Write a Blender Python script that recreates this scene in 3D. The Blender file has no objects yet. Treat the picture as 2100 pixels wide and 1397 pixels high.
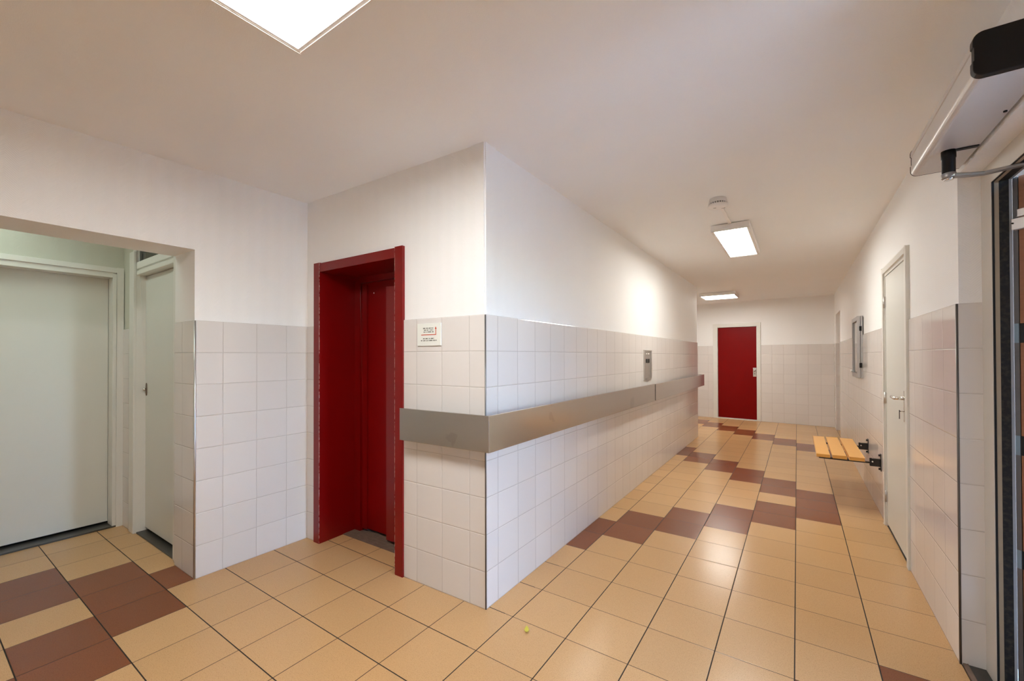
import bpy, bmesh, math, random
from mathutils import Vector, Matrix
PI = math.pi
scene = bpy.context.scene
COL = scene.collection
random.seed(7)
H = 2.547            # ceiling height
TT = 1.6             # top of the wall tiling
TILE = 0.3075        # floor tile pitch

# ------------------------------------------------------------------ materials
def new_mat(name):
    m = bpy.data.materials.new(name); m.use_nodes = True
    nt = m.node_tree; b = nt.nodes['Principled BSDF']
    return m, nt, b

def N(nt, kind, **kw):
    n = nt.nodes.new(kind)
    for k, v in kw.items(): setattr(n, k, v)
    return n

def math_(nt, op, a, b=None, c=None, clamp=False):
    n = nt.nodes.new('ShaderNodeMath'); n.operation = op; n.use_clamp = clamp
    for i, v in enumerate((a, b, c)):
        if v is None: continue
        if isinstance(v, (int, float)): n.inputs[i].default_value = v
        else: nt.links.new(v, n.inputs[i])
    return n.outputs[0]

def mixc(nt, fac, a, b):
    n = nt.nodes.new('ShaderNodeMix'); n.data_type = 'RGBA'
    if isinstance(fac, (int, float)): n.inputs[0].default_value = fac
    else: nt.links.new(fac, n.inputs[0])
    for i, v in ((6, a), (7, b)):
        if isinstance(v, tuple): n.inputs[i].default_value = (*v, 1)
        else: nt.links.new(v, n.inputs[i])
    return n.outputs[2]

def simple(name, col, rough=0.5, metal=0.0, spec=0.5, var=0.04, scale=9.0, bump=0.0, bscale=200.0, coat=0.0):
    """plain surface with a little procedural variation in tone"""
    m, nt, b = new_mat(name)
    tc = N(nt, 'ShaderNodeTexCoord')
    no = N(nt, 'ShaderNodeTexNoise'); no.inputs['Scale'].default_value = scale; no.inputs['Detail'].default_value = 4
    nt.links.new(tc.outputs['Object'], no.inputs['Vector'])
    lo = tuple(max(0, c * (1 - var)) for c in col); hi = tuple(min(1, c * (1 + var)) for c in col)
    nt.links.new(mixc(nt, no.outputs['Fac'], lo, hi), b.inputs['Base Color'])
    b.inputs['Roughness'].default_value = rough; b.inputs['Metallic'].default_value = metal
    b.inputs['Specular IOR Level'].default_value = spec
    b.inputs['Coat Weight'].default_value = coat
    if bump:
        n2 = N(nt, 'ShaderNodeTexNoise'); n2.inputs['Scale'].default_value = bscale; n2.inputs['Detail'].default_value = 3
        nt.links.new(tc.outputs['Object'], n2.inputs['Vector'])
        bp = N(nt, 'ShaderNodeBump'); bp.inputs['Strength'].default_value = bump; bp.inputs['Distance'].default_value = 0.002
        nt.links.new(n2.outputs['Fac'], bp.inputs['Height']); nt.links.new(bp.outputs[0], b.inputs['Normal'])
    return m

def plaster_mat(name='woven_wallpaper_paint', c1=(0.865, 0.868, 0.863), c2=(0.885, 0.886, 0.88)):
    m, nt, b = new_mat(name)
    uv = N(nt, 'ShaderNodeUVMap'); sep = N(nt, 'ShaderNodeSeparateXYZ')
    nt.links.new(uv.outputs[0], sep.inputs[0])
    u, v = sep.outputs[0], sep.outputs[1]
    tri = math_(nt, 'PINGPONG', u, 0.045)
    ph = math_(nt, 'MULTIPLY', math_(nt, 'ADD', v, tri), 2 * PI / 0.011)
    wave = math_(nt, 'SINE', ph)
    tc = N(nt, 'ShaderNodeTexCoord')
    no = N(nt, 'ShaderNodeTexNoise'); no.inputs['Scale'].default_value = 3.0; no.inputs['Detail'].default_value = 5
    nt.links.new(tc.outputs['Object'], no.inputs['Vector'])
    nt.links.new(mixc(nt, no.outputs['Fac'], c1, c2), b.inputs['Base Color'])
    bp = N(nt, 'ShaderNodeBump'); bp.inputs['Strength'].default_value = 0.35; bp.inputs['Distance'].default_value = 0.0006
    nt.links.new(wave, bp.inputs['Height']); nt.links.new(bp.outputs[0], b.inputs['Normal'])
    b.inputs['Roughness'].default_value = 0.7; b.inputs['Specular IOR Level'].default_value = 0.25
    return m

def wall_tile_mat():
    m, nt, b = new_mat('glazed_wall_tile')
    uv = N(nt, 'ShaderNodeUVMap'); sep = N(nt, 'ShaderNodeSeparateXYZ')
    nt.links.new(uv.outputs[0], sep.inputs[0])
    d = []; cells = []
    for o, p in ((sep.outputs[0], 0.205), (sep.outputs[1], 0.2)):
        s = math_(nt, 'DIVIDE', o, p)
        f = math_(nt, 'FRACT', s); cells.append(math_(nt, 'FLOOR', s))
        d.append(math_(nt, 'MULTIPLY', math_(nt, 'MINIMUM', f, math_(nt, 'SUBTRACT', 1.0, f)), p))   # distance to joint
    dm = math_(nt, 'MINIMUM', d[0], d[1])
    grout = math_(nt, 'LESS_THAN', dm, 0.0011)
    hgt = math_(nt, 'DIVIDE', dm, 0.0045, clamp=True)
    cmb = N(nt, 'ShaderNodeCombineXYZ'); nt.links.new(cells[0], cmb.inputs[0]); nt.links.new(cells[1], cmb.inputs[1])
    wn = N(nt, 'ShaderNodeTexWhiteNoise'); wn.noise_dimensions = '2D'; nt.links.new(cmb.outputs[0], wn.inputs['Vector'])
    tone = mixc(nt, wn.outputs['Value'], (0.70, 0.668, 0.643), (0.73, 0.698, 0.673))
    nt.links.new(mixc(nt, grout, tone, (0.53, 0.495, 0.465)), b.inputs['Base Color'])
    no = N(nt, 'ShaderNodeTexNoise'); no.inputs['Scale'].default_value = 14.0; no.inputs['Detail'].default_value = 1.0
    nt.links.new(uv.outputs[0], no.inputs['Vector'])
    # each tile sits a hair differently: tilt through a linear height per cell
    hh = math_(nt, 'ADD', hgt, math_(nt, 'MULTIPLY', no.outputs['Fac'], 0.12))
    bp = N(nt, 'ShaderNodeBump'); bp.inputs['Strength'].default_value = 0.85; bp.inputs['Distance'].default_value = 0.0018
    nt.links.new(hh, bp.inputs['Height']); nt.links.new(bp.outputs[0], b.inputs['Normal'])
    b.inputs['Roughness'].default_value = 0.11; b.inputs['Specular IOR Level'].default_value = 0.5
    return m

def floor_tile_mat(name, c1, c2, speck):
    m, nt, b = new_mat(name)
    tc = N(nt, 'ShaderNodeTexCoord'); sep = N(nt, 'ShaderNodeSeparateXYZ')
    nt.links.new(tc.outputs['Object'], sep.inputs[0])
    d = []; cells = []
    for o in (sep.outputs[0], sep.outputs[1]):
        s = math_(nt, 'DIVIDE', o, TILE); f = math_(nt, 'FRACT', s); cells.append(math_(nt, 'FLOOR', s))
        d.append(math_(nt, 'MULTIPLY', math_(nt, 'MINIMUM', f, math_(nt, 'SUBTRACT', 1.0, f)), TILE))
    # joints: those along the corridor are wide, in the lobby the others are
    cor = math_(nt, 'GREATER_THAN', sep.outputs[0], -0.05)
    wx = math_(nt, 'ADD', 0.0018, math_(nt, 'MULTIPLY', cor, 0.0007))
    wy = math_(nt, 'SUBTRACT', 0.0025, math_(nt, 'MULTIPLY', cor, 0.0010))
    grout = math_(nt, 'MAXIMUM', math_(nt, 'LESS_THAN', d[0], wx), math_(nt, 'LESS_THAN', d[1], wy))
    dm = math_(nt, 'MINIMUM', d[0], d[1])
    cmb = N(nt, 'ShaderNodeCombineXYZ'); nt.links.new(cells[0], cmb.inputs[0]); nt.links.new(cells[1], cmb.inputs[1])
    wn = N(nt, 'ShaderNodeTexWhiteNoise'); wn.noise_dimensions = '2D'; nt.links.new(cmb.outputs[0], wn.inputs['Vector'])
    tone = mixc(nt, wn.outputs['Value'], c1, c2)
    n1 = N(nt, 'ShaderNodeTexNoise'); n1.inputs['Scale'].default_value = 330.0; n1.inputs['Detail'].default_value = 2
    n2 = N(nt, 'ShaderNodeTexNoise'); n2.inputs['Scale'].default_value = 120.0; n2.inputs['Detail'].default_value = 3
    for n_ in (n1, n2): nt.links.new(tc.outputs['Object'], n_.inputs['Vector'])
    sp = math_(nt, 'MULTIPLY', math_(nt, 'GREATER_THAN', n1.outputs['Fac'], 0.62), 0.65)
    base = mixc(nt, math_(nt, 'MULTIPLY', n2.outputs['Fac'], 0.18), tone, speck)
    base = mixc(nt, sp, base, speck)
    nt.links.new(mixc(nt, grout, base, (0.03, 0.02, 0.013)), b.inputs['Base Color'])
    n3 = N(nt, 'ShaderNodeTexNoise'); n3.inputs['Scale'].default_value = 2.2; n3.inputs['Detail'].default_value = 3
    nt.links.new(tc.outputs['Object'], n3.inputs['Vector'])
    b.inputs['Specular IOR Level'].default_value = 0.28
    r = math_(nt, 'ADD', 0.20, math_(nt, 'MULTIPLY', n3.outputs['Fac'], 0.06))
    nt.links.new(math_(nt, 'MAXIMUM', r, math_(nt, 'MULTIPLY', grout, 0.8)), b.inputs['Roughness'])
    hgt = math_(nt, 'DIVIDE', dm, 0.004, clamp=True)
    bp = N(nt, 'ShaderNodeBump'); bp.inputs['Strength'].default_value = 0.4; bp.inputs['Distance'].default_value = 0.001
    nt.links.new(hgt, bp.inputs['Height']); nt.links.new(bp.outputs[0], b.inputs['Normal'])
    return m

def brushed_mat(name, col, rough):
    m, nt, b = new_mat(name)
    tc = N(nt, 'ShaderNodeTexCoord'); mp = N(nt, 'ShaderNodeMapping')
    mp.inputs['Scale'].default_value = (3, 3, 500)
    no = N(nt, 'ShaderNodeTexNoise'); no.inputs['Scale'].default_value = 1.0; no.inputs['Detail'].default_value = 4
    nt.links.new(tc.outputs['Object'], mp.inputs[0]); nt.links.new(mp.outputs[0], no.inputs['Vector'])
    n2 = N(nt, 'ShaderNodeTexNoise'); n2.inputs['Scale'].default_value = 6.0; n2.inputs['Detail'].default_value = 5
    nt.links.new(tc.outputs['Object'], n2.inputs['Vector'])
    lo = tuple(c * 0.9 for c in col)
    stain = math_(nt, 'MULTIPLY', math_(nt, 'GREATER_THAN', n2.outputs['Fac'], 0.68), 0.25)
    c = mixc(nt, no.outputs['Fac'], lo, col)
    nt.links.new(mixc(nt, stain, c, tuple(x * 0.6 for x in col)), b.inputs['Base Color'])
    nt.links.new(math_(nt, 'ADD', rough, math_(nt, 'MULTIPLY', n2.outputs['Fac'], 0.07)), b.inputs['Roughness'])
    b.inputs['Metallic'].default_value = 1.0
    return m

def red_paint(name, chips=False, spec=0.42, rough=0.3):
    m, nt, b = new_mat(name)
    tc = N(nt, 'ShaderNodeTexCoord')
    no = N(nt, 'ShaderNodeTexNoise'); no.inputs['Scale'].default_value = 5.0; no.inputs['Detail'].default_value = 3
    nt.links.new(tc.outputs['Object'], no.inputs['Vector'])
    c = mixc(nt, no.outputs['Fac'], (0.185, 0.0010, 0.0012), (0.21, 0.0012, 0.0016))
    if chips:   # bare flecks where trolleys knocked the arris of the frame
        uv = N(nt, 'ShaderNodeUVMap'); sep = N(nt, 'ShaderNodeSeparateXYZ'); nt.links.new(uv.outputs[0], sep.inputs[0])
        n1 = N(nt, 'ShaderNodeTexNoise'); n1.inputs['Scale'].default_value = 55.0; n1.inputs['Detail'].default_value = 4
        nt.links.new(tc.outputs['Object'], n1.inputs['Vector'])
        edge = math_(nt, 'SUBTRACT', 1.0, math_(nt, 'DIVIDE', sep.outputs[0], 0.006), clamp=True)   # u = distance to the arris
        msk = math_(nt, 'GREATER_THAN', math_(nt, 'MULTIPLY', edge, n1.outputs['Fac']), 0.40)
        c = mixc(nt, msk, c, (0.62, 0.5, 0.45))
    nt.links.new(c, b.inputs['Base Color'])
    b.inputs['Roughness'].default_value = rough; b.inputs['Specular IOR Level'].default_value = spec
    n2 = N(nt, 'ShaderNodeTexNoise'); n2.inputs['Scale'].default_value = 90.0
    nt.links.new(tc.outputs['Object'], n2.inputs['Vector'])
    bp = N(nt, 'ShaderNodeBump'); bp.inputs['Strength'].default_value = 0.08; bp.inputs['Distance'].default_value = 0.001
    nt.links.new(n2.outputs['Fac'], bp.inputs['Height']); nt.links.new(bp.outputs[0], b.inputs['Normal'])
    return m

def wood_mat(name, c1, c2, scale, rough):
    m, nt, b = new_mat(name)
    tc = N(nt, 'ShaderNodeTexCoord'); mp = N(nt, 'ShaderNodeMapping'); mp.inputs['Scale'].default_value = scale
    no = N(nt, 'ShaderNodeTexNoise'); no.inputs['Scale'].default_value = 6.0; no.inputs['Detail'].default_value = 6; no.inputs['Distortion'].default_value = 0.6
    nt.links.new(tc.outputs['Object'], mp.inputs[0]); nt.links.new(mp.outputs[0], no.inputs['Vector'])
    nt.links.new(mixc(nt, no.outputs['Fac'], c1, c2), b.inputs['Base Color'])
    b.inputs['Roughness'].default_value = rough
    return m

def emit_mat(name, col, strength):
    m, nt, b = new_mat(name)
    b.inputs['Base Color'].default_value = (0.9, 0.9, 0.9, 1)
    b.inputs['Emission Color'].default_value = (*col, 1); b.inputs['Emission Strength'].default_value = strength
    return m

def corroded_mat():
    m, nt, b = new_mat('stained_dark_steel')
    tc = N(nt, 'ShaderNodeTexCoord')
    no = N(nt, 'ShaderNodeTexNoise'); no.inputs['Scale'].default_value = 55.0; no.inputs['Detail'].default_value = 6
    nt.links.new(tc.outputs['Object'], no.inputs['Vector'])
    ramp = N(nt, 'ShaderNodeValToRGB'); ramp.color_ramp.elements[0].position = 0.45; ramp.color_ramp.elements[0].color = (0.004, 0.003, 0.002, 1)
    ramp.color_ramp.elements[1].position = 0.8; ramp.color_ramp.elements[1].color = (0.05, 0.038, 0.024, 1)
    nt.links.new(no.outputs['Fac'], ramp.inputs[0]); nt.links.new(ramp.outputs[0], b.inputs['Base Color'])
    b.inputs['Roughness'].default_value = 0.6
    return m

M = {}
M['plaster'] = plaster_mat()
M['dimplaster'] = plaster_mat('dim_green_alcove_plaster', (0.56, 0.57, 0.49), (0.60, 0.61, 0.53))  # plaster darkened and greened: the alcove's dim light put into its colour
M['ceiling'] = simple('ceiling_paint', (0.885, 0.90, 0.905), 0.85, spec=0.15, var=0.02, scale=2.0, bump=0.25, bscale=260.0)
M['tile'] = wall_tile_mat()
M['cream'] = floor_tile_mat('sand_floor_tile', (0.58, 0.355, 0.168), (0.625, 0.385, 0.183), (0.26, 0.13, 0.05))
M['brown'] = floor_tile_mat('brown_floor_tile', (0.215, 0.072, 0.029), (0.24, 0.081, 0.033), (0.09, 0.03, 0.015))
M['grout_base'] = simple('screed', (0.12, 0.1, 0.08), 0.9)
M['red'] = red_paint('red_enamel')
M['reddoor'] = red_paint('red_door_paint', spec=0.16, rough=0.36)
M['redchip'] = red_paint('red_enamel_chipped', True)
M['steel'] = brushed_mat('brushed_steel', (0.67, 0.65, 0.62), 0.17)
M['steelplate'] = brushed_mat('satin_steel_plate', (0.66, 0.64, 0.61), 0.38)
M['chrome'] = simple('polished_chrome', (0.75, 0.74, 0.72), 0.12, metal=1.0, var=0.02)
M['white'] = simple('white_gloss_paint', (0.74, 0.735, 0.69), 0.3, var=0.02, scale=4.0)
M['whitedoor'] = simple('white_door_paint', (0.68, 0.685, 0.635), 0.33, var=0.03, scale=3.0)
M['lampwhite'] = simple('lamp_housing_white', (0.82, 0.81, 0.79), 0.4, var=0.01)
M['plastic'] = simple('off_white_plastic', (0.88, 0.87, 0.85), 0.45, var=0.02)
M['black'] = simple('black_plastic', (0.010, 0.009, 0.009), 0.42, spec=0.2, var=0.1)
M['gap'] = simple('black_gasket_and_slot_shade', (0.006, 0.006, 0.006), 0.7, var=0.2)  # also paints the shade in the rail slot
M['blackmetal'] = simple('black_powder_coat', (0.012, 0.011, 0.010), 0.35, var=0.1)
M['sill'] = simple('dark_stone_sill', (0.035, 0.033, 0.028), 0.35, var=0.3, scale=30.0)
M['sillmetal'] = simple('worn_metal_sill', (0.17, 0.115, 0.085), 0.5, metal=0.0, spec=0.25, var=0.3, scale=25)
M['beige'] = simple('beige_frame_paint', (0.60, 0.565, 0.505), 0.4, var=0.03)
M['beige_dark'] = simple('dark_beige_frame_paint', (0.36, 0.29, 0.20), 0.5, var=0.12, scale=20)  # darker, browner beige for the inner frame
M['corroded'] = corroded_mat()
M['alu'] = simple('anodised_aluminium', (0.40, 0.39, 0.38), 0.45, metal=0.8, var=0.03)
M['graphite'] = simple('graphite_paint', (0.10, 0.095, 0.095), 0.4, var=0.15, scale=25)
M['bluegrey'] = simple('blue_grey_reflection', (0.17, 0.24, 0.30), 0.35, var=0.08)
M['doorwood'] = wood_mat('red_brown_door_wood', (0.20, 0.075, 0.03), (0.30, 0.125, 0.055), (2, 2, 22), 0.5)
M['slatwood'] = wood_mat('varnished_beech', (0.70, 0.345, 0.075), (0.82, 0.44, 0.115), (14, 1.2, 14), 0.32)
M['opener'] = simple('silver_grey_cover', (0.60, 0.575, 0.55), 0.36, metal=0.2, var=0.03)
M['armgrey'] = simple('cast_grey_arm', (0.34, 0.335, 0.335), 0.38, metal=0.7, var=0.05)
M['boardgrey'] = simple('grey_aluminium_frame', (0.45, 0.445, 0.44), 0.38, metal=0.5, var=0.04)
M['sheet'] = simple('pale_backing_sheet', (0.60, 0.58, 0.55), 0.6, var=0.03)
M['signwhite'] = simple('white_sign_plate', (0.78, 0.80, 0.75), 0.35, var=0.01)
M['ink'] = simple('dark_sign_ink', (0.03, 0.035, 0.03), 0.6)
M['arrow'] = simple('red_sign_ink', (0.62, 0.075, 0.025), 0.5)
M['led'] = emit_mat('indicator_light', (1.0, 0.95, 0.85), 1.2)
M['trimmetal'] = simple('metal_corner_bead', (0.72, 0.74, 0.78), 0.3, metal=1.0, var=0.05)
M['trimdark'] = simple('dark_corner_bead', (0.16, 0.15, 0.14), 0.35, metal=0.7, var=0.05)
M['leaf'] = simple('yellow_leaf', (0.55, 0.47, 0.05), 0.5, var=0.15, scale=80)
M['baffle'] = simple('dark_daylight_baffle', (0.10, 0.075, 0.06), 0.9, var=0.25, scale=14)  # dark, so the added porch throws little daylight back inside
M['asphalt'] = simple('outdoor_paving', (0.62, 0.60, 0.53), 0.9, var=0.2, scale=6)
M['lampA'] = emit_mat('lobby_lamp_diffuser', (0.985, 1.0, 0.985), 36.0)
M['lampB'] = emit_mat('corridor_lamp_diffuser', (1.0, 0.985, 0.92), 27.0)
M['lampC'] = emit_mat('far_lamp_diffuser', (1.0, 0.985, 0.93), 31.0)
M['lampD'] = emit_mat('alcove_lamp_diffuser', (0.85, 1.0, 0.90), 7.5)
M['darkglass'] = simple('dark_window_glass', (0.012, 0.013, 0.011), 0.06, var=0.3, scale=18)
M['clear'] = None
gm, gnt, gb = new_mat('clear_pane'); gb.inputs['Transmission Weight'].default_value = 1.0; gb.inputs['Roughness'].default_value = 0.02
gb.inputs['IOR'].default_value = 1.45
M['clear'] = gm

# ------------------------------------------------------------------ mesh builder
class MB:
    def __init__(self):
        self.bm = bmesh.new(); self.uv = self.bm.loops.layers.uv.new('UVMap')
        self.mats = []
    def mi(self, key):
        if key not in self.mats: self.mats.append(key)
        return self.mats.index(key)
    def quad(self, pts, key=None, uvs=None, smooth=False):
        vs = [self.bm.verts.new(p) for p in pts]
        f = self.bm.faces.new(vs); f.smooth = smooth
        if key is not None: f.material_index = self.mi(key)
        if uvs:
            for l, u in zip(f.loops, uvs): l[self.uv].uv = u
        return f
    def box(self, x0, x1, y0, y1, z0, z1, key=None, uoff=0.0, skip=''):
        """box; UVs in metres along the wall and height"""
        x0, x1 = min(x0, x1), max(x0, x1); y0, y1 = min(y0, y1), max(y0, y1); z0, z1 = min(z0, z1), max(z0, z1)
        P = lambda a, b, c: (a, b, c)
        u = uoff
        F = {'y': ([P(x0, y0, z0), P(x1, y0, z0), P(x1, y0, z1), P(x0, y0, z1)], [(x0 + u, z0), (x1 + u, z0), (x1 + u, z1), (x0 + u, z1)]),
             'Y': ([P(x1, y1, z0), P(x0, y1, z0), P(x0, y1, z1), P(x1, y1, z1)], [(x1 + u, z0), (x0 + u, z0), (x0 + u, z1), (x1 + u, z1)]),
             'x': ([P(x0, y1, z0), P(x0, y0, z0), P(x0, y0, z1), P(x0, y1, z1)], [(y1, z0), (y0, z0), (y0, z1), (y1, z1)]),
             'X': ([P(x1, y0, z0), P(x1, y1, z0), P(x1, y1, z1), P(x1, y0, z1)], [(y0, z0), (y1, z0), (y1, z1), (y0, z1)]),
             'z': ([P(x0, y1, z0), P(x1, y1, z0), P(x1, y0, z0), P(x0, y0, z0)], [(x0, y1), (x1, y1), (x1, y0), (x0, y0)]),
             'Z': ([P(x0, y0, z1), P(x1, y0, z1), P(x1, y1, z1), P(x0, y1, z1)], [(x0, y0), (x1, y0), (x1, y1), (x0, y1)])}
        for k, (pts, uvs) in F.items():
            if k in skip: continue
            self.quad(pts, key, uvs)
        return self
    def prism(self, prof, axis, a0, a1, key=None, smooth=False, close=True):
        """extrude a closed 2D profile along axis; profile coords are the other two axes in order"""
        def pt(p, a):
            if axis == 'x': return (a, p[0], p[1])
            if axis == 'y': return (p[0], a, p[1])
            return (p[0], p[1], a)
        A = [self.bm.verts.new(pt(p, a0)) for p in prof]; B = [self.bm.verts.new(pt(p, a1)) for p in prof]
        n = len(prof); mi = self.mi(key) if key else 0
        for i in range(n):
            j = (i + 1) % n
            f = self.bm.faces.new((A[i], A[j], B[j], B[i])); f.smooth = smooth; f.material_index = mi
        if close:
            f = self.bm.faces.new(A[::-1]); f.material_index = mi
            f = self.bm.faces.new(B); f.material_index = mi
        return self
    def lathe(self, prof, c=(0, 0, 0), seg=32, key=None):
        """revolve (radius, z) pairs about the z axis through c"""
        rings = []
        for r, z in prof:
            rings.append([self.bm.verts.new((c[0] + r * math.cos(2 * PI * k / seg), c[1] + r * math.sin(2 * PI * k / seg), c[2] + z)) for k in range(seg)])
        for a, b in zip(rings, rings[1:]):
            for k in range(seg):
                f = self.bm.faces.new((a[k], a[(k + 1) % seg], b[(k + 1) % seg], b[k])); f.smooth = True
        self.bm.faces.new(rings[0][::-1]); self.bm.faces.new(rings[-1])
        return self
    def tube(self, pts, r, seg=12, key=None):
        pts = [Vector(p) for p in pts]; rings = []
        for i, p in enumerate(pts):
            t = (pts[min(i + 1, len(pts) - 1)] - pts[max(i - 1, 0)]).normalized()
            ref = Vector((0, 0, 1)) if abs(t.z) < 0.9 else Vector((1, 0, 0))
            a = t.cross(ref).normalized(); b = t.cross(a)
            rr = r[i] if isinstance(r, (list, tuple)) else r
            rings.append([self.bm.verts.new(p + rr * (a * math.cos(2 * PI * k / seg) + b * math.sin(2 * PI * k / seg))) for k in range(seg)])
        for a, b in zip(rings, rings[1:]):
            for k in range(seg):
                f = self.bm.faces.new((a[k], a[(k + 1) % seg], b[(k + 1) % seg], b[k])); f.smooth = True
        self.bm.faces.new(rings[0][::-1]); self.bm.faces.new(rings[-1])
        return self
    def build(self, name, mat=None, parent=None, bevel=0.0, seg=2, at=None, rot=None):
        bm = self.bm
        bmesh.ops.recalc_face_normals(bm, faces=bm.faces[:]) if bevel or mat else None
        if bevel:
            bmesh.ops.remove_doubles(bm, verts=bm.verts[:], dist=1e-6)
        me = bpy.data.meshes.new(name); bm.to_mesh(me); bm.free()
        if self.mats:
            for k in self.mats: me.materials.append(M[k])
        elif mat: me.materials.append(M[mat] if isinstance(mat, str) else mat)
        o = bpy.data.objects.new(name, me); COL.objects.link(o)
        if parent: o.parent = parent
        if at: o.location = at
        if rot: o.rotation_euler = rot
        if bevel:
            md = o.modifiers.new('Bevel', 'BEVEL'); md.width = bevel; md.segments = seg; md.limit_method = 'ANGLE'; md.angle_limit = math.radians(40)
        return o

def tag(o, label, cat, group=None, kind=None):
    o['label'] = label; o['category'] = cat
    if group: o['group'] = group
    if kind: o['kind'] = kind
    return o
def thing(name, label, cat, loc=(0, 0, 0), rz=0.0, group=None, kind=None):
    o = bpy.data.objects.new(name, None); COL.objects.link(o); o.empty_display_size = 0.1
    o.location = loc; o.rotation_euler = (0, 0, rz)
    return tag(o, label, cat, group, kind)
def struct(o, label, cat): return tag(o, label, cat, kind='structure')
def bx(name, dims, mat, parent=None, bevel=0.0): return MB().box(*dims).build(name, mat, parent, bevel)

# ------------------------------------------------------------------ walls
def wall(name, loc, rz, length, holes, uoff, label, x0=0.0, thick=0.10, tiles=True, z1=H, paint='plaster'):
    """a wall in its own frame: x along it, y out of it into the room, tiled to TT, plaster 8 mm back above"""
    mb = MB()
    xs = sorted({x0, length, *[v for h in holes for v in h[:2]]}); zs = sorted({0.0, z1, *([TT] if tiles else []), *[v for h in holes for v in h[2:4]]})
    for a, b in zip(xs, xs[1:]):
        for c, d in zip(zs, zs[1:]):
            mx, mz = (a + b) / 2, (c + d) / 2
            if any(h[0] < mx < h[1] and h[2] < mz < h[3] for h in holes): continue
            if tiles and mz < TT: mb.box(a, b, -thick, 0, c, d, 'tile', uoff)
            else: mb.box(a, b, -thick, -0.008, c, d, paint, uoff)
    o = mb.build(name); o.location = loc; o.rotation_euler = (0, 0, rz)
    return struct(o, label, 'wall')

CX, CY = -0.155, -0.030                     # the projecting corner of the lobby
LE = (CX, CY); EA = PI + 0.0211              # lift wall frame: x runs left from the corner
LIFTLEN = 1.80
BW = (1.838, 8.30); BA = PI - 0.0819         # far wall frame: x runs left from the right wall
RX = 1.838                                   # right wall face

wall('wall_lift', (CX, CY, 0), EA, LIFTLEN, [(0.69, 1.52, 0, 2.055)], 0.205 - 0.112, 'tiled lobby wall around the red lift door', thick=0.1)
wall('wall_corridor', (CX, CY, 0), -PI / 2, 0.0, [], 0.084 + 0.03, 'long tiled corridor wall behind the steel handrail', x0=-5.90, thick=0.1)
wall('wall_right', (RX, 0, 0), PI / 2, 8.42, [(-0.42, 0.823, 0, 2.17), (1.83, 2.68, 0, 2.045), (7.03, 7.95, 0, 2.13)], 0.205 - 0.01, 'tiled right corridor wall with white door and notice case', x0=-3.7, thick=0.16)
wall('wall_back', (BW[0], BW[1], 0), BA, 3.9, [(1.29, 2.07, 0, 2.02)], 0.0, 'tiled end wall of the corridor around the far red door', x0=-0.2, thick=0.1)
LX = -1.840
wall('wall_left', (LX, CY - 0.02, 0), -PI / 2, 3.65, [(0.735, 2.6, 0, 2.04)], 0.205 - 0.17, 'tiled left lobby wall with the opening to the white doors', x0=-0.12, thick=0.325)
# the alcove behind the left wall
wall('wall_alcove', (-2.165, -0.772, 0), PI, 1.19, [(0.055, 0.945, 0, H - 0.02)], 0.0, 'short tiled alcove wall beside the store cupboard door', x0=0.0, thick=0.12, paint='dimplaster')
wall('wall_alcove_end', (-3.335, -0.6, 0), -PI / 2, 2.3, [(0.172, 1.222, 0, 2.097)], 0.0, 'alcove end wall around the wide white door', x0=-0.05, thick=0.16, paint='dimplaster')
wall('wall_alcove_near', (-3.6, -2.66, 0), 0.0, 1.8, [], 0.0, 'alcove wall opposite the cupboard door', thick=0.1, paint='dimplaster')
# walls that close the lobby and corridor outside the picture
wall('wall_rear', (-1.95, -3.65, 0), 0.0, 4.0, [], 0.0, 'lobby wall behind the viewpoint', thick=0.1)
wall('wall_side_passage', (-0.26, 5.87, 0), 0.0, 0.0, [], 0.0, 'wall of the side passage at the corridor end', x0=-1.9, thick=0.1).rotation_euler = (0, 0, 0)
wall('wall_passage_end', (-1.75, 5.7, 0), -PI / 2, 0.0, [], 0.0, 'end wall of the side passage', x0=-3.1, thick=0.1)
wall('wall_niche', (2.75, 7.0, 0), PI / 2, 1.0, [], 0.0, 'back of the doorless opening at the corridor end', x0=-0.1, thick=0.1)
wall('wall_niche_near', (2.75, 7.02, 0), 0.0, 0.0, [], 0.0, 'near side of the doorless opening', x0=-0.78, thick=0.1)
wall('wall_niche_far', (2.76, 7.95, 0), PI, 0.775, [], 0.0, 'far side of the doorless opening', x0=0.0, thick=0.1)

# corner beads (dark or bright strips on the tiled corners)
def bead(n, x, y, mat, label, r=0.0045, z1=TT):
    o = MB().lathe([(r, 0.001), (r, z1 - 0.001)], (0, 0, 0), 12).build('trim_%d' % n, mat); o.location = (x, y, 0)
    return struct(o, label, 'corner trim')
bead(1, CX - 0.001, CY + 0.001, 'trimdark', 'dark metal bead on the projecting lobby corner')
bead(2, LX - 0.002, CY - 0.02 - 0.735 + 0.001, 'trimmetal', 'bright metal bead on the corner of the alcove opening', 0.006)
bead(3, RX + 0.002, 0.8245, 'trimdark', 'dark bead on the corner beside the entrance door')

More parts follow.
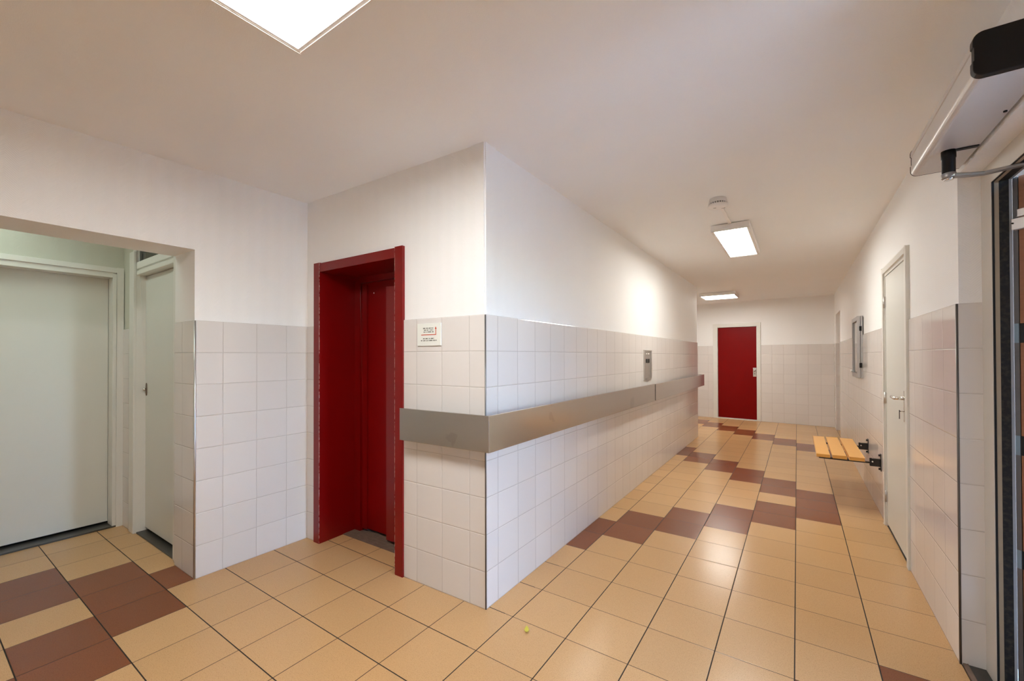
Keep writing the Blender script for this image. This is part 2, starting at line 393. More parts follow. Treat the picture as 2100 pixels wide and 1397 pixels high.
# ------------------------------------------------------------------ floor and ceiling
BROWN = {(-2, 25), (-2, 24), (-1, 23), (-1, 24), (0, 22), (0, 23), (1, 21), (1, 22), (2, 20), (2, 21), (3, 19), (3, 20), (4, 18), (4, 19), (5, 17), (5, 18),
         (3, 10), (3, 11), (2, 11), (2, 12), (1, 12), (1, 13), (0, 13), (0, 14), (-1, 14), (-1, 15), (-2, 15), (-2, 16), (-3, 16), (-3, 17),
         (-1, 3), (-1, 4), (0, 4), (0, 5), (1, 5), (1, 6), (2, 6), (2, 7), (3, 7), (3, 8), (4, 8), (4, 9), (4, 10),
         (5, 1), (5, 0), (4, 0), (4, -1),
         (-9, -5), (-8, -5), (-6, -5), (-5, -5), (-8, -4), (-7, -4), (-6, -4), (-7, -3), (-10, -6), (-9, -6), (-5, -6), (-4, -6), (-4, -7), (-3, -7)}
def floor():
    mb = MB()
    def region(X0, X1, Y0, Y1):
        i0, i1 = math.floor(X0 / TILE), math.ceil(X1 / TILE); j0, j1 = math.floor(Y0 / TILE), math.ceil(Y1 / TILE)
        for i in range(i0, i1):
            for j in range(j0, j1):
                a, b = max(i * TILE, X0), min((i + 1) * TILE, X1); c, d = max(j * TILE, Y0), min((j + 1) * TILE, Y1)
                if b - a < 1e-5 or d - c < 1e-5: continue
                mb.quad([(a, c, 0), (b, c, 0), (b, d, 0), (a, d, 0)], 'brown' if (i, j) in BROWN else 'cream')
    region(-3.66, 1.845, -3.8, 8.7)
    region(1.845, 2.86, 6.9, 8.1)
    mb.box(-3.66, 2.0, -3.8, 8.7, -0.12, -0.002, 'grout_base')
    mb.box(2.0, 2.86, 6.9, 8.1, -0.12, -0.002, 'grout_base')
    return struct(mb.build('floor'), 'floor of sand tiles with zigzag bands of brown tiles', 'floor')
floor()
cb = MB()
cb.box(-3.7, 2.0, -3.8, 8.75, H, H + 0.12); cb.box(2.0, 2.86, 6.85, 8.1, H, H + 0.12)
struct(cb.build('ceiling', 'ceiling'), 'flat off-white ceiling of lobby and corridor', 'ceiling')
# dropped soffit edge of the alcove is part of the left wall; alcove has the same ceiling
g = MB(); g.box(2.0, 9.0, -8.0, 6.8, -0.14, -0.04)
struct(g.build('ground', 'asphalt'), 'paving outside the entrance door', 'ground')

pw = MB(); pw.box(2.0, 3.3, -0.62, -0.46, -0.05, 2.6); struct(pw.build('wall_baffle_near', 'baffle'), 'unseen near porch wall added to narrow the daylight', 'wall')  # unseen porch walls and canopy, added to narrow the incoming daylight
pw = MB(); pw.box(2.0, 3.3, 1.0, 1.16, -0.05, 2.6); struct(pw.build('wall_baffle_far', 'baffle'), 'unseen far porch wall added to narrow the daylight', 'wall')
pw = MB(); pw.box(2.0, 3.3, -0.62, 1.16, 2.6, 2.7); struct(pw.build('trim_4', 'baffle'), 'unseen porch canopy added to narrow the daylight', 'canopy')

# ------------------------------------------------------------------ lift door (door_1)
lift = thing('door_1', 'red lift door deep inside a red steel frame', 'door', (CX, CY, 0), EA, kind='structure')
def stile(mb, x0, x1, arris):
    # front face carries u = distance to the inner arris
    for (ya, yb) in ((-0.30, 0.013),):
        inner = arris; outer = x0 if arris == x1 else x1
        z0, z1 = 0.0, 2.066
        w = abs(inner - outer)
        mb.quad([(inner, yb, z0), (outer, yb, z0), (outer, yb, z1), (inner, yb, z1)], None, [(0, z0), (w, z0), (w, z1), (0, z1)])
        mb.quad([(inner, ya, z0), (inner, yb, z0), (inner, yb, z1), (inner, ya, z1)], None, [(yb - ya, z0), (0, z0), (0, z1), (yb - ya, z1)])
        mb.quad([(outer, ya, z0), (outer, yb, z0), (outer, yb, z1), (outer, ya, z1)], None, [(1, z0), (1, z0), (1, z1), (1, z1)])
        mb.quad([(inner, ya, z1), (inner, yb, z1), (outer, yb, z1), (outer, ya, z1)], None, [(1, 0)] * 4)
        mb.quad([(inner, ya, z0), (inner, yb, z0), (outer, yb, z0), (outer, ya, z0)], None, [(1, 0)] * 4)
        mb.quad([(inner, ya, z0), (outer, ya, z0), (outer, ya, z1), (inner, ya, z1)], None, [(1, 0)] * 4)
for x0, x1, ar in ((1.507, 1.577, 1.507), (0.633, 0.703, 0.703)):
    mb = MB(); stile(mb, x0, x1, ar); bmesh.ops.remove_doubles(mb.bm, verts=mb.bm.verts[:], dist=1e-6)
    mb.build('frame_stile', 'redchip', lift)
MB().box(0.703, 1.507, -0.30, 0.010, 1.998, 2.061).build('frame_head', 'red', lift)
# back frame around the leaf
fr = MB(); fr.box(1.44, 1.507, -0.33, -0.292, 0.0, 1.998); fr.box(0.703, 0.76, -0.33, -0.292, 0.0, 1.998); fr.box(0.76, 1.44, -0.33, -0.292, 1.95, 1.998)
fr.build('inner_frame', 'red', lift, 0.002)
MB().box(0.76, 1.44, -0.345, -0.315, 0.03, 1.95).build('leaf', 'reddoor', lift)
MB().box(1.37, 1.425, -0.315, -0.302, 0.03, 1.93).build('cover_strip', 'red', lift, 0.003)
MB().box(0.99, 1.09, -0.316, -0.255, 0.035, 1.885).build('pull_profile', 'red', lift, 0.004)
MB().lathe([(0.006, 0), (0.006, 0.004)], (0, 0, 0), 12).build('lock_plug', 'chrome', lift, at=(1.30, -0.314, 1.865), rot=(-PI / 2, 0, 0))
sl = MB(); sl.box(0.703, 1.507, -0.345, -0.185, -0.05, 0.004)
for k in range(5): sl.box(0.71, 1.50, -0.335 + k * 0.03, -0.323 + k * 0.03, 0.004, 0.0065)
sl.build('sill', 'sillmetal', lift)
# shaft behind, so no daylight leaks
MB().box(0.60, 1.60, -0.40, -0.346, 0, 2.2).build('back_plate', 'gap', lift)

# ------------------------------------------------------------------ alcove doors
d2 = thing('door_2', 'wide white flush door at the end of the alcove', 'door', (-3.335, -0.772, 0), -PI / 2, kind='structure')
# x runs toward -y, y out into the alcove
f = MB()
f.box(0.0, 0.038, -0.12, 0.012, 0, 2.098); f.box(1.0, 1.05, -0.12, 0.012, 0, 2.098); f.box(0.038, 1.0, -0.12, 0.012, 2.058, 2.098)
f.build('casing', 'white', d2, 0.003)
f = MB(); f.box(0.038, 0.062, -0.12, 0.0, 0, 2.056); f.box(0.976, 1.0, -0.12, 0.0, 0, 2.056); f.box(0.062, 0.976, -0.12, 0.0, 2.018, 2.058)
f.build('door_lining', 'white', d2, 0.002)
MB().box(0.062, 0.976, -0.165, -0.122, 0.03, 2.05).build('leaf', 'whitedoor', d2, 0.002)
h = MB(); h.box(0.655, 0.695, -0.122, -0.116, 0.98, 1.15); h.tube([(0.675, -0.116, 1.06), (0.675, -0.075, 1.06), (0.69, -0.07, 1.06), (0.79, -0.07, 1.06)], 0.009)
h.build('handle', 'chrome', d2)
MB().box(-0.02, 1.08, -0.185, -0.166, 0, 2.12).build('backing', 'gap', d2)  # black panel added behind the leaf to stop daylight leaking in
s_ = MB(); s_.box(0.0, 1.0, -0.16, 0.004, -0.02, 0.012); s_.build('sill', 'sill', d2, 0.003)

d3 = thing('door_3', 'narrow white cupboard door with a glazed transom in the alcove', 'door', (-2.165, -0.765, 0), PI, kind='structure')
# x runs left (toward -x world), y out toward the camera side
f = MB()
f.box(0.86, 0.945, -0.10, 0.0, 0, H - 0.021); f.box(0.055, 0.10, -0.10, 0.0, 0, H - 0.021)
f.box(0.10, 0.86, -0.10, 0.0, 2.016, 2.046); f.box(0.10, 0.86, -0.10, -0.012, 2.046, 2.062); f.box(0.10, 0.86, -0.10, 0.0, 2.062, 2.116)
f.box(0.10, 0.86, -0.10, 0.0, H - 0.07, H - 0.021)
f.build('frame', 'white', d3, 0.003)
MB().box(0.86, 0.965, 0.0, 0.018, 0, 2.2).build('casing', 'white', d3, 0.003)
MB().box(0.10, 0.86, -0.095, -0.058, 0.035, 2.012).build('leaf', 'whitedoor', d3, 0.002)
MB().box(0.10, 0.86, -0.026, -0.018, 2.116, H - 0.07).build('transom_pane', 'darkglass', d3)
MB().box(0.055, 0.945, -0.115, -0.10, 0, H - 0.021).build('backing', 'gap', d3)
e = MB(); e.prism([(0.835 + 0.012 * math.cos(t), 1.12 + 0.05 * math.sin(t)) for t in [2 * PI * k / 20 for k in range(20)]], 'y', -0.058, -0.053)
# profile above is (x,z) extruded along y
eo = e.build('keyhole_plate', 'sillmetal', d3)
MB().tube([(0.835, -0.053, 1.12), (0.835, -0.035, 1.12)], 0.009).build('knob', 'chrome', d3)
MB().box(0.10, 0.86, -0.095, -0.003, -0.02, 0.010).build('sill', 'sill', d3, 0.003)

# ------------------------------------------------------------------ right corridor door (door_4)
d4 = thing('door_4', 'white flush door with lever handle in the right corridor wall', 'door', (RX, 0, 0), PI / 2, kind='structure')
f = MB()
f.box(1.795, 1.845, -0.15, 0.013, 0, 2.075); f.box(2.665, 2.715, -0.15, 0.013, 0, 2.075); f.box(1.845, 2.665, -0.15, 0.013, 2.03, 2.075)
f.build('casing', 'white', d4, 0.003)
f = MB(); f.box(1.845, 1.865, -0.15, 0.001, 0, 2.03); f.box(2.645, 2.665, -0.15, 0.001, 0, 2.03); f.box(1.865, 2.645, -0.15, 0.001, 2.006, 2.03)
f.build('door_lining', 'white', d4)
MB().box(1.868, 2.642, -0.045, -0.003, 0.025, 2.0).build('leaf', 'whitedoor', d4, 0.002)
MB().box(1.865, 2.645, -0.06, -0.047, 0, 2.006).build('rebate_shadow', 'gap', d4)
for z in (1.80, 1.03, 0.24):
    hm = MB(); hm.lathe([(0.007, -0.045), (0.007, 0.045)], (2.652, 0.005, z), 12); hm.box(2.63, 2.652, -0.004, -0.001, z - 0.04, z + 0.04); hm.build('hinge', 'steelplate', d4)
lv = MB()
lv.box(1.90, 1.935, -0.003, 0.006, 0.93, 1.135)
lv.tube([(1.917, 0.006, 1.085), (1.917, 0.045, 1.085), (1.925, 0.052, 1.085), (1.95, 0.054, 1.085), (2.02, 0.054, 1.086), (2.04, 0.050, 1.088)], [0.011, 0.010, 0.0105, 0.010, 0.009, 0.006])
lv.build('lever_handle', 'chrome', d4)
MB().box(1.845, 2.665, -0.14, -0.002, -0.02, 0.008).build('sill', 'sill', d4)
key = thing('key', 'small key hanging in the lock of the white corridor door', 'key', (RX - 0.006, 1.917, 1.0), PI / 2)
MB().tube([(0, 0.0005, 0.0), (0, 0.022, 0.0)], 0.0035).build('shank', 'chrome', key)
MB().box(-0.009, 0.009, 0.022, 0.025, -0.05, 0.008).build('bow', 'blackmetal', key, 0.002)

# ------------------------------------------------------------------ far red door (door_5)
d5 = thing('door_5', 'flat red door with a white frame at the corridor end', 'door', (BW[0], BW[1], 0), BA, kind='structure')
f = MB(); f.box(1.225, 1.29, -0.1, 0.014, 0, 2.078); f.box(2.07, 2.15, -0.1, 0.014, 0, 2.078); f.box(1.29, 2.07, -0.1, 0.014, 2.02, 2.078)
f.build('casing', 'white', d5, 0.003)
f = MB(); f.box(1.29, 1.302, -0.1, 0.006, 0, 2.02); f.box(2.058, 2.07, -0.1, 0.006, 0, 2.02); f.box(1.302, 2.058, -0.1, 0.006, 2.0, 2.02)
f.box(1.302, 2.058, -0.1, 0.004, 0, 0.02)
f.build('door_lining', 'white', d5)
MB().box(1.305, 2.055, -0.07, -0.03, 0.024, 1.997).build('leaf', 'reddoor', d5, 0.002)
MB().box(1.302, 2.058, -0.1, -0.075, 0.02, 2.0).build('rebate_shadow', 'gap', d5)
lk = MB(); lk.box(1.312, 1.372, -0.03, -0.022, 0.935, 1.115)
lk.lathe([(0.012, -0.02), (0.012, 0.02)], (1.342, -0.018, 0.99), 16)
lk.build('lock_plate', 'steelplate', d5, 0.002)
MB().lathe([(0.016, 0), (0.02, 0.012), (0.02, 0.03), (0.012, 0.036)], (0, 0, 0), 20).build('knob', 'chrome', d5, at=(1.34, -0.022, 1.06), rot=(-PI / 2, 0, 0))

# ------------------------------------------------------------------ entrance door (door_6)
d6 = thing('door_6', 'entrance frame and open wooden door at the right edge', 'door', (RX, 0, 0), PI / 2, kind='structure')
def ring(mb, y0, y1, inset=0.0):
    a, b, t = -0.31 - inset, 0.709 + inset, 2.087 + inset
    mb.box(b, 0.823 if y0 > -0.10 else 0.86, y0, y1, 0, 2.169); mb.box(-0.42, a, y0, y1, 0, 2.169); mb.box(a, b, y0, y1, t, 2.169)
    return mb
ring(MB(), -0.089, -0.080).build('frame_face', 'beige', d6)
ring(MB(), -0.0885, -0.0820, -0.0015).build('rubber_gasket', 'gap', d6)
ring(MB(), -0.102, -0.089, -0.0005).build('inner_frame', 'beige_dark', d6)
ring(MB(), -0.130, -0.102, 0.0005).build('rebate', 'corroded', d6)
ring(MB(), -0.138, -0.130, -0.0005).build('edge_profile', 'alu', d6)
s_ = MB(); s_.box(-0.42, 0.822, -0.16, -0.012, -0.03, 0.006); s_.build('threshold', 'sill', d6, 0.003)
s_ = MB(); s_.box(-0.42, 0.822, -0.024, -0.008, -0.03, 0.010); s_.build('threshold_strip', 'sillmetal', d6, 0.002)
LR = -math.atan2(0.737, 0.676)
leaf = thing('door_leaf', '', '', (0, 0, 0)); del leaf['label']; del leaf['category']
leaf.parent = d6
# place in the parent's frame: world (1.977, .709) -> local (y, -(x-RX))
leaf.location = (0.7095, -(1.9775 - RX), 0); leaf.rotation_euler = (0, 0, LR - PI / 2)
def lp(name, dims, mat, bev=0.0): return bx(name, dims, mat, leaf, bev)
lp('stile', (0.0, 0.0155, 0.001, 0.045, 0.02, 2.09), 'graphite')
for z0, z1 in ((1.419, 1.497), (0.967, 1.045), (0.512, 0.585)):
    lp('edge_reflection', (0.001, 0.0150, -0.001, 0.001, z0, z1), 'bluegrey')  # blue reflections on the stile, built as coloured strips
    lp('glazed_slot', (0.0155, 0.94, 0.002, 0.043, z0, z1), 'gap')
for z0, z1 in ((0.02, 0.512), (0.585, 0.967), (1.045, 1.419), (1.497, 2.09)):
    lp('wood_panel', (0.018, 0.94, 0.0, 0.045, z0, z1), 'doorwood', 0.002)
lp('edge_stile', (0.94, 0.955, 0.001, 0.045, 0.02, 2.09), 'graphite')
lp('bracket', (0.008, 0.12, -0.02, 0.0, 1.874, 1.918), 'plastic', 0.002)
lp('bracket_block', (0.02, 0.11, -0.012, 0.0, 1.925, 1.955), 'plastic', 0.002)
MB().lathe([(0.003, -0.004), (0.003, 0.004)], (0, 0, 0), 10).build('bolt_head', 'gap', leaf, at=(0.013, -0.0205, 1.90), rot=(PI / 2, 0, 0))

# ------------------------------------------------------------------ automatic door opener
op = thing('door_opener', 'long silver automatic door opener mounted above the entrance door', 'door opener', (RX, 0, 2.178))
op.location = (RX, 0.0, 2.178)
# profile in (x, z) relative to wall face; built along y
def prof(d, hgt, r, notch=True):
    P = [(-0.003, 0.0)]
    for k in range(7):
        t = PI / 2 * k / 6; P.append((-d + r - r * math.sin(t), r - r * math.cos(t)))
    if notch: P += [(-d, 0.046), (-d + 0.003, 0.048), (-d + 0.003, 0.086), (-d, 0.088)]
    for k in range(7):
        t = PI / 2 * k / 6; P.append((-d + r - r * math.cos(t), hgt - r + r * math.sin(t)))
    P.append((-0.003, hgt)); return P
hs = MB(); hs.prism(prof(0.158, 0.125, 0.022), 'y', -0.06, 0.742, smooth=False)
hs.build('housing', 'opener', op)
MB().prism(prof(0.161, 0.128, 0.024), 'y', -0.085, -0.06).build('end_cap', 'black', op, 0.003)
MB().prism(prof(0.1595, 0.1265, 0.023), 'y', 0.742, 0.748).build('end_cap', 'black', op, 0.001)
MB().box(-0.088, -0.006, 0.488, 0.508, -0.004, 0.001).build('cover_joint', 'black', op)
MB().lathe([(0.022, 0.0), (0.022, -0.03), (0.020, -0.032), (0.020, -0.092), (0.012, -0.1)], (-0.088, 0.50, 0.001), 24).build('spindle', 'black', op)
MB().lathe([(0.005, 0), (0.005, -0.004)], (-0.014, 0.218, 0.0), 12).build('screw', 'black', op)
ar = MB()
pts = [(-0.088, 0.50), (-0.03, 0.53), (0.02, 0.545), (0.10, 0.520), (0.34, 0.43)]
def bar(mb, pts, w, z0, z1):
    L, Rr = [], []
    for i, p in enumerate(pts):
        a = Vector(pts[max(i - 1, 0)]); b = Vector(pts[min(i + 1, len(pts) - 1)]); t = (b - a).normalized(); n = Vector((-t.y, t.x))
        ww = w[i] if isinstance(w, list) else w
        L.append(Vector(p) + n * ww / 2); Rr.append(Vector(p) - n * ww / 2)
    mb.prism([(v.x, v.y) for v in L + Rr[::-1]], 'z', z0, z1)
bar(ar, pts, [0.034, 0.030, 0.026, 0.024, 0.024], -0.104, -0.092)
ar.lathe([(0.022, -0.108), (0.022, -0.088)], (-0.088, 0.50, 0.0), 24)
ar.build('arm', 'armgrey', op, 0.003)
MB().lathe([(0.013, -0.116), (0.016, -0.108)], (-0.088, 0.50, 0.0), 20).build('arm_bolt', 'chrome', op)

# ------------------------------------------------------------------ steel bumper rails
PR = 0.088    # stand-off from the wall
def rail_strip(path, name, rails, z0, z1, th=0.003, flange=0.016):
    """path: list of outer corner points (x, y) in plan, walls lie on the left of travel; a folded plate with returns"""
    mb = MB()
    def offset(d):
        out = []
        for i, p in enumerate(path):
            p = Vector(p); ns = []
            if i > 0: t = (p - Vector(path[i - 1])).normalized(); ns.append(Vector((-t.y, t.x)))
            if i < len(path) - 1: t = (Vector(path[i + 1]) - p).normalized(); ns.append(Vector((-t.y, t.x)))
            n = sum(ns, Vector((0, 0))) ; n = n.normalized(); k = 1.0 / max(0.3, n.dot(ns[0]))
            out.append(p + n * d * k)
        return out
    o0, o1, o2 = offset(0), offset(th), offset(flange)
    sec = lambda i: [(o0[i], z0), (o0[i], z1), (o2[i], z1), (o2[i], z1 - th), (o1[i], z1 - th), (o1[i], z0 + th), (o2[i], z0 + th), (o2[i], z0)]
    rings = [[mb.bm.verts.new((p.x, p.y, z)) for p, z in sec(i)] for i in range(len(path))]
    for a, b in zip(rings, rings[1:]):
        for k in range(8): mb.bm.faces.new((a[k], a[(k + 1) % 8], b[(k + 1) % 8], b[k]))
    mb.bm.faces.new(rings[0][::-1]); mb.bm.faces.new(rings[-1])
    return mb.build(name, 'steel', rails, 0.0012, 2)
ex, ey = math.cos(EA), math.sin(EA); nx, ny = -math.sin(EA), math.cos(EA)
def liftpt(s, off): return (CX + ex * s + nx * off, CY + ey * s + ny * off)
RZ0, RZ1 = 0.872, 1.063
r1 = thing('bumper_rail', 'brushed steel bumper rail wrapped around the projecting lobby corner', 'bumper rail', (CX, CY, RZ0), group='steel bumper rails')
a = liftpt(0.575, PR); b = liftpt(-PR, PR); JY = 2.945
for o, m_ in ((r1, 0),):
    pl = rail_strip([a, (CX + PR, b[1]), (CX + PR, JY)], 'rail_plate', o, RZ0, RZ1); pl.location = (-CX, -CY, -RZ0)
r2 = thing('bumper_rail', 'far steel bumper rail, the shorter length near the red end door', 'bumper rail', (CX, JY, RZ0), group='steel bumper rails')
pl = rail_strip([(CX + PR, JY + 0.026), (CX + PR, 5.87 + PR), (CX - 0.3, 5.87 + PR)], 'rail_plate', r2, RZ0 - 0.001, RZ1 - 0.004); pl.location = (-CX, -JY, -RZ0)
for o, y0, y1 in ((r2, JY + 0.026, JY + 0.029),):
    MB().box(CX + 0.055, CX + PR - 0.0005, y0, y1, RZ0 + 0.001, RZ1 - 0.008).build('slot_shade', 'gap', o, at=(-CX, -(CY if o is r1 else JY), -RZ0))  # black piece stands in for the shade in the slot between rails
# stand-off brackets
for y in (0.45, 1.3, 2.15, 2.8):
    br = MB(); br.box(CX - 0.002, CX + PR - 0.004, y, y + 0.03, RZ0 + 0.06, RZ0 + 0.13); o = br.build('standoff', 'steelplate', r1); o.location = (-CX, -CY, -RZ0)
for s in (0.12, 0.47):
    br = MB(); br.box(s, s + 0.03, -0.002, PR - 0.004, RZ0 + 0.06, RZ0 + 0.13); o = br.build('standoff', 'steelplate', r1)
    o.rotation_euler = (0, 0, EA); o.location = (0, 0, -RZ0)
for y in (3.1, 3.9, 4.8, 5.6):
    br = MB(); br.box(CX - 0.002, CX + PR - 0.004, y, y + 0.03, RZ0 + 0.06, RZ0 + 0.13); o = br.build('standoff', 'steelplate', r2); o.location = (-CX, -JY, -RZ0)

# ------------------------------------------------------------------ lift call panel on the corridor wall
cp = thing('call_panel', 'steel call panel with two dark buttons above the bumper rail', 'call panel', (CX, 2.955, 1.273), -PI / 2)
fr = MB(); W2, H2 = 0.145, 0.167
fr.box(-W2, -W2 + 0.022, -0.002, 0.012, -H2, H2); fr.box(W2 - 0.03, W2, -0.002, 0.012, -H2, H2)
fr.box(-W2 + 0.022, W2 - 0.03, -0.002, 0.012, H2 - 0.018, H2); fr.box(-W2 + 0.022, W2 - 0.03, -0.002, 0.012, -H2, -H2 + 0.022)
fr.build('surround', 'steelplate', cp, 0.002)
MB().box(-W2 + 0.02, W2 - 0.02, -0.002, 0.003, -H2 + 0.02, H2 - 0.016).build('face_plate', 'steelplate', cp)
MB().box(-W2 + 0.03, W2 - 0.05, 0.003, 0.02, -H2 + 0.004, -H2 + 0.018).build('lip', 'steelplate', cp, 0.002)
for x in (0.035, -0.045): MB().box(x - 0.024, x + 0.024, 0.002, 0.007, 0.022, 0.066).build('push_button', 'black', cp, 0.002)
for x in (0.04, -0.045): MB().box(x - 0.008, x + 0.008, 0.002, 0.0055, 0.121, 0.129).build('indicator', 'led', cp)

# ------------------------------------------------------------------ sign beside the lift
sg = thing('wall_sign', 'small white notice with a red arrow on the tiles beside the lift', 'sign', (CX + ex * 0.4125, CY + ey * 0.4125, 1.502), EA)
MB().box(-0.0945, 0.0945, 0.0, 0.008, -0.0665, 0.0665).build('plate', 'signwhite', sg, 0.001)
# note local +x is the viewer's left
ak = MB(); ak.box(0.062, -0.058, 0.008, 0.0086, -0.0035, 0.0010); ak.box(-0.054, -0.0585, 0.008, 0.0086, -0.0035, 0.034)
ak.prism([(-0.0485, 0.032), (-0.0635, 0.032), (-0.056, 0.047)], 'y', 0.008, 0.0086)
ak.build('arrow', 'arrow', sg)
def words(mb, x_left, x_right, z, hgt):
    """a line of lettering too small to read: short strokes with word gaps"""
    x = x_left; rng = random.Random(int(z * 1e4)); n = 0; word = rng.randint(3, 8)
    while x > x_right:
        w = rng.uniform(0.0022, 0.0036)
        mb.box(x, x - 0.0009, 0.008, 0.0085, z, z + hgt)
        if rng.random() < 0.8: mb.box(x, x - w, 0.008, 0.0085, z + (hgt * 0.82 if rng.random() < 0.5 else 0), z + (hgt if rng.random() < 0.5 else hgt * 0.2))
        if rng.random() < 0.5: mb.box(x - w + 0.0008, x - w, 0.008, 0.0085, z, z + hgt)
        x -= w + 0.0011; n += 1
        if n >= word: x -= 0.004; n = 0; word = rng.randint(2, 8)
tx = MB()
for xl, xr, z in ((0.046, -0.038, 0.0345), (0.038, -0.034, 0.0235), (0.042, -0.036, 0.0125), (0.046, -0.042, -0.027), (0.064, -0.060, -0.0385)):
    words(tx, xl, xr, z, 0.0062)
tx.build('lettering', 'ink', sg)

# ------------------------------------------------------------------ notice case
nb = thing('notice_case', 'grey wall-mounted notice case with a glazed door on the right wall', 'notice case', (RX - 0.0, 4.33, 1.465), PI / 2)
BWd, BH = 0.28, 0.338
c_ = MB(); c_.box(-BWd, BWd, 0.0, 0.018, -BH, BH); c_.build('back_box', 'boardgrey', nb, 0.002)
f = MB(); f.box(-BWd, -BWd + 0.05, 0.021, 0.045, -BH, BH); f.box(BWd - 0.05, BWd, 0.021, 0.045, -BH, BH)
f.box(-BWd + 0.05, BWd - 0.05, 0.021, 0.045, BH - 0.05, BH); f.box(-BWd + 0.05, BWd - 0.05, 0.021, 0.045, -BH, -BH + 0.05)
f.build('door_frame', 'boardgrey', nb, 0.003)
MB().box(-BWd + 0.05, BWd - 0.05, 0.0185, 0.0235, -BH + 0.05, BH - 0.05).build('backing_sheet', 'sheet', nb)
MB().box(-BWd + 0.045, BWd - 0.045, 0.030, 0.034, -BH + 0.045, BH - 0.045).build('pane', 'clear', nb)
for z in (0.2, -0.2): MB().box(-BWd - 0.006, -BWd + 0.004, 0.010, 0.030, z - 0.026, z + 0.026).build('hinge', 'black', nb, 0.002)
MB().lathe([(0.010, 0.0), (0.012, 0.012), (0.008, 0.016)], (0, 0, 0), 16).build('lock', 'plastic', nb, at=(BWd - 0.03, 0.045, -BH + 0.065), rot=(-PI / 2, 0, 0))

# ------------------------------------------------------------------ folding wall seat
st = thing('folding_seat', 'folding wall seat of three varnished wooden slats on black brackets', 'seat', (RX, 3.315, 0.455), PI / 2)
# x along the wall (+y world), y out from wall
for k, (a, b) in enumerate(((0.110, 0.212), (0.232, 0.332), (0.350, 0.450))):
    MB().box(-0.425, 0.605, a, b, -0.003, 0.026).build('slat', 'slatwood', st, 0.003)
for x in (-0.395, 0.395):
    MB().box(x - 0.008, x + 0.008, 0.045, 0.430, -0.018, -0.0035).build('support_arm', 'blackmetal', st, 0.002)
    b_ = MB(); b_.box(x - 0.022, x + 0.022, 0.0, 0.005, -0.072, 0.072)
    b_.box(x - 0.017, x - 0.012, 0.005, 0.075, -0.038, 0.026); b_.box(x + 0.012, x + 0.017, 0.005, 0.075, -0.038, 0.026); b_.box(x - 0.012, x + 0.012, 0.005, 0.06, 0.022, 0.026)
    bk = b_.build('wall_bracket', 'blackmetal', st, 0.002)
    for z in (0.058, -0.058): MB().tube([(x, 0.004, z), (x, 0.018, z)], 0.009).build('mounting_bolt', 'blackmetal', bk)
    MB().tube([(x - 0.021, 0.058, 0.002), (x + 0.021, 0.058, 0.002)], 0.006).build('pivot_pin', 'chrome', bk)

# ------------------------------------------------------------------ ceiling lamps
def lamp(label, cx, cy, lx, ly, mat, gap=0.006, hgt=0.056, rim=0.024, lip=0.004, group='ceiling panel lamps'):
    t = thing('ceiling_lamp', label, 'ceiling lamp', (cx, cy, H - gap), group=group)
    f = MB(); x, y = lx / 2, ly / 2
    for a in ((-x, -x + rim, -y, y), (x - rim, x, -y, y), (-x + rim, x - rim, -y, -y + rim), (-x + rim, x - rim, y - rim, y)):
        f.box(*a, -hgt + 0.0015, 0.0)
    for a in ((-x, -x + lip, -y, y), (x - lip, x, -y, y), (-x + lip, x - lip, -y, -y + lip), (-x + lip, x - lip, y - lip, y)):
        f.box(*a, -hgt, -hgt + 0.0035)
    f.box(-x + rim, x - rim, -y + rim, y - rim, -0.012, -0.002)
    f.build('housing', 'lampwhite', t, 0.0015)
    MB().box(-x + rim, x - rim, -y + rim, y - rim, -hgt + 0.005, -hgt + 0.011).build('diffuser', mat, t)
    for sx in (-0.6, 0.6): MB().box(sx * x - 0.02, sx * x + 0.02, -0.02, 0.02, -0.001, gap - 0.0005).build('ceiling_clip', 'lampwhite', t)
    return t
lamp('large bright panel lamp on the lobby ceiling, nearest the viewer', -0.257 + 0.30, -1.005 - 0.30, 0.60, 0.60, 'lampA', rim=0.015, lip=0.004)
lamp('long narrow panel lamp on the corridor ceiling beside the smoke detector', 0.763, 2.90, 0.306, 1.20, 'lampB')
lamp('farthest panel lamp, on the ceiling before the red end door', 0.033, 6.98, 0.60, 0.60, 'lampC')
lamp('panel lamp on the alcove ceiling, hidden behind the lintel', -2.70, -1.55, 0.90, 0.30, 'lampD')

# ------------------------------------------------------------------ smoke detector and its conduit
sd = thing('smoke_detector', 'round white smoke detector on the corridor ceiling', 'smoke detector', (0.765, 1.625, H))
MB().lathe([(0.056, 0.0), (0.058, -0.012), (0.060, -0.013), (0.061, -0.026), (0.064, -0.027), (0.066, -0.034)], (0, 0, 0), 40).build('base', 'plastic', sd)
vr = MB(); vr.lathe([(0.062, -0.034), (0.062, -0.046)], (0, 0, 0), 40); vr.build('vent_ring', 'black', sd)
rb = MB()
for k in range(24):
    t = 2 * PI * k / 24; rb.box(-0.0025, 0.0025, -0.0025, 0.0035, -0.046, -0.034)
    bm_ = rb.bm; bm_.verts.ensure_lookup_table(); vs = bm_.verts[-24:]
    bmesh.ops.transform(bm_, matrix=Matrix.Rotation(t, 4, 'Z') @ Matrix.Translation((0, 0.063, 0)), verts=vs)
rb.lathe([(0.0665, -0.0405), (0.0665, -0.0395)], (0, 0, 0), 40)
rb.build('vent_ribs', 'plastic', sd)
MB().lathe([(0.068, -0.046), (0.070, -0.050), (0.066, -0.062), (0.045, -0.066), (0.02, -0.067)], (0, 0, 0), 40).build('cover', 'plastic', sd)
MB().box(0.02, 0.045, 0.028, 0.034, -0.0675, -0.064).build('test_slot', 'boardgrey', sd)
MB().box(-0.03, -0.012, -0.01, -0.003, -0.0685, -0.065).build('status_window', 'boardgrey', sd)
cd = MB(); cd.box(0.752, 0.776, 1.67, 2.305, H - 0.013, H - 0.0005)
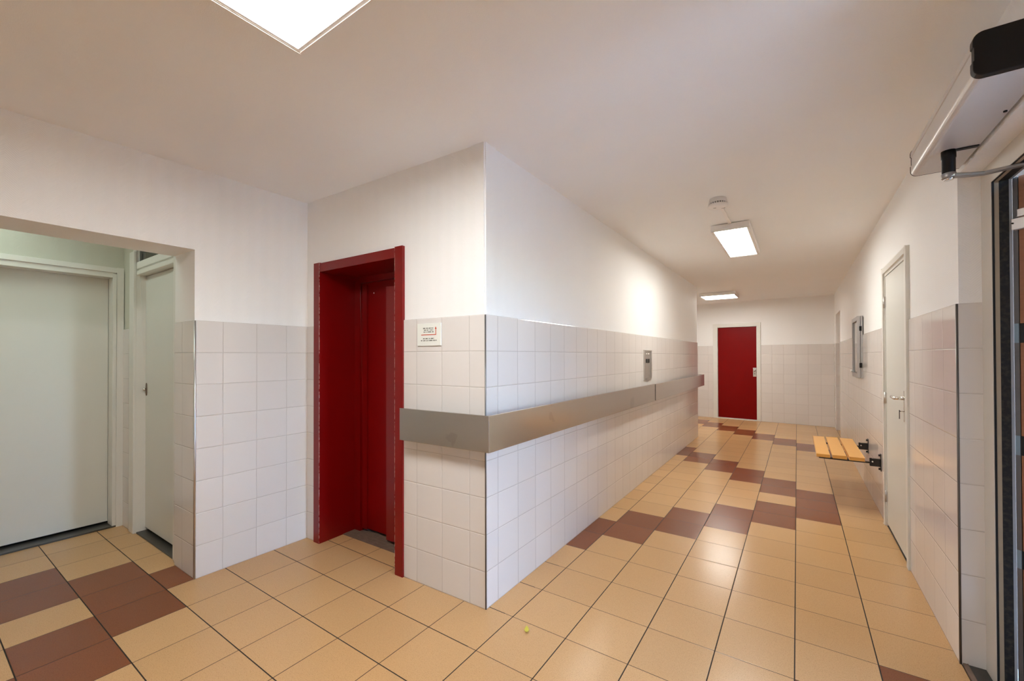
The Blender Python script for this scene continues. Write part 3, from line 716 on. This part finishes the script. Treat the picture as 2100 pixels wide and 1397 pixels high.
tag(cd.build('cable_conduit', 'plastic', None, 0.002), 'thin white conduit linking the smoke detector to the corridor lamp', 'conduit')

# ------------------------------------------------------------------ little leaf on the floor
lf = MB()
n = 10; top = []; bot = []
for i in range(n + 1):
    t = i / n; w_ = 0.011 * math.sin(PI * t) ** 0.8 + 0.0006; x = -0.024 + 0.048 * t; zz = 0.002 + 0.007 * (2 * t - 1) ** 2
    top.append(((x, -w_, zz + 0.004), (x, 0, zz), (x, w_, zz + 0.005)))
for a, b in zip(top, top[1:]):
    for k in range(2): lf.quad([a[k], b[k], b[k + 1], a[k + 1]], None, None, True)
bmesh.ops.remove_doubles(lf.bm, verts=lf.bm.verts[:], dist=1e-5)
lo = lf.build('fallen_leaf', 'leaf'); lo.location = (0.123, -0.06, 0.0005); lo.rotation_euler = (0, 0, math.radians(118))
sm = lo.modifiers.new('Solidify', 'SOLIDIFY'); sm.thickness = 0.0008
tag(lo, 'small curled yellow leaf lying on the sand floor tiles', 'leaf')

# ------------------------------------------------------------------ daylight
wd = bpy.data.worlds.new('World'); scene.world = wd; wd.use_nodes = True
nt = wd.node_tree; bg = nt.nodes['Background']
sky = nt.nodes.new('ShaderNodeTexSky'); sky.sky_type = 'NISHITA'; sky.sun_disc = False; sky.sun_elevation = math.radians(40); sky.sun_rotation = math.radians(200)
mx = nt.nodes.new('ShaderNodeMix'); mx.data_type = 'RGBA'; mx.blend_type = 'MULTIPLY'; mx.inputs[0].default_value = 1.0
mx.inputs[7].default_value = (0.90, 0.99, 1.13, 1)
nt.links.new(sky.outputs[0], mx.inputs[6]); nt.links.new(mx.outputs[2], bg.inputs['Color']); bg.inputs['Strength'].default_value = 6.2

# ------------------------------------------------------------------ camera
cam = bpy.data.cameras.new('Camera'); co = bpy.data.objects.new('Camera', cam); COL.objects.link(co)
yaw, pit, roll = 0.5948, 0.008, -0.0027
c, s = math.cos(yaw), math.sin(yaw)
fw = Vector((-s * math.cos(pit), c * math.cos(pit), math.sin(pit))); rt = Vector((c, s, 0)); up = rt.cross(fw)
cr, sr = math.cos(roll), math.sin(roll)
rt, up = rt * cr + up * sr, up * cr - rt * sr
co.matrix_world = Matrix(((rt.x, up.x, -fw.x, 1.2481), (rt.y, up.y, -fw.y, -1.8462), (rt.z, up.z, -fw.z, 1.3686), (0, 0, 0, 1)))
cam.sensor_fit = 'HORIZONTAL'; cam.sensor_width = 36.0; cam.lens = 864.07 / 2100 * 36; cam.shift_y = (724.9 - 698.5) / 2100
cam.clip_start = 0.02
scene.camera = co

vs_ = scene.view_settings
scene.display_settings.display_device = 'sRGB'
vs_.view_transform = 'Standard'; vs_.look = 'None'; vs_.gamma = 1.0; vs_.exposure = 0.27; vs_.use_curve_mapping = False
scene.cycles.max_bounces = 24; scene.cycles.diffuse_bounces = 16; scene.cycles.glossy_bounces = 8
scene.cycles.use_denoising = True
scene.cycles.sample_clamp_indirect = 25.0
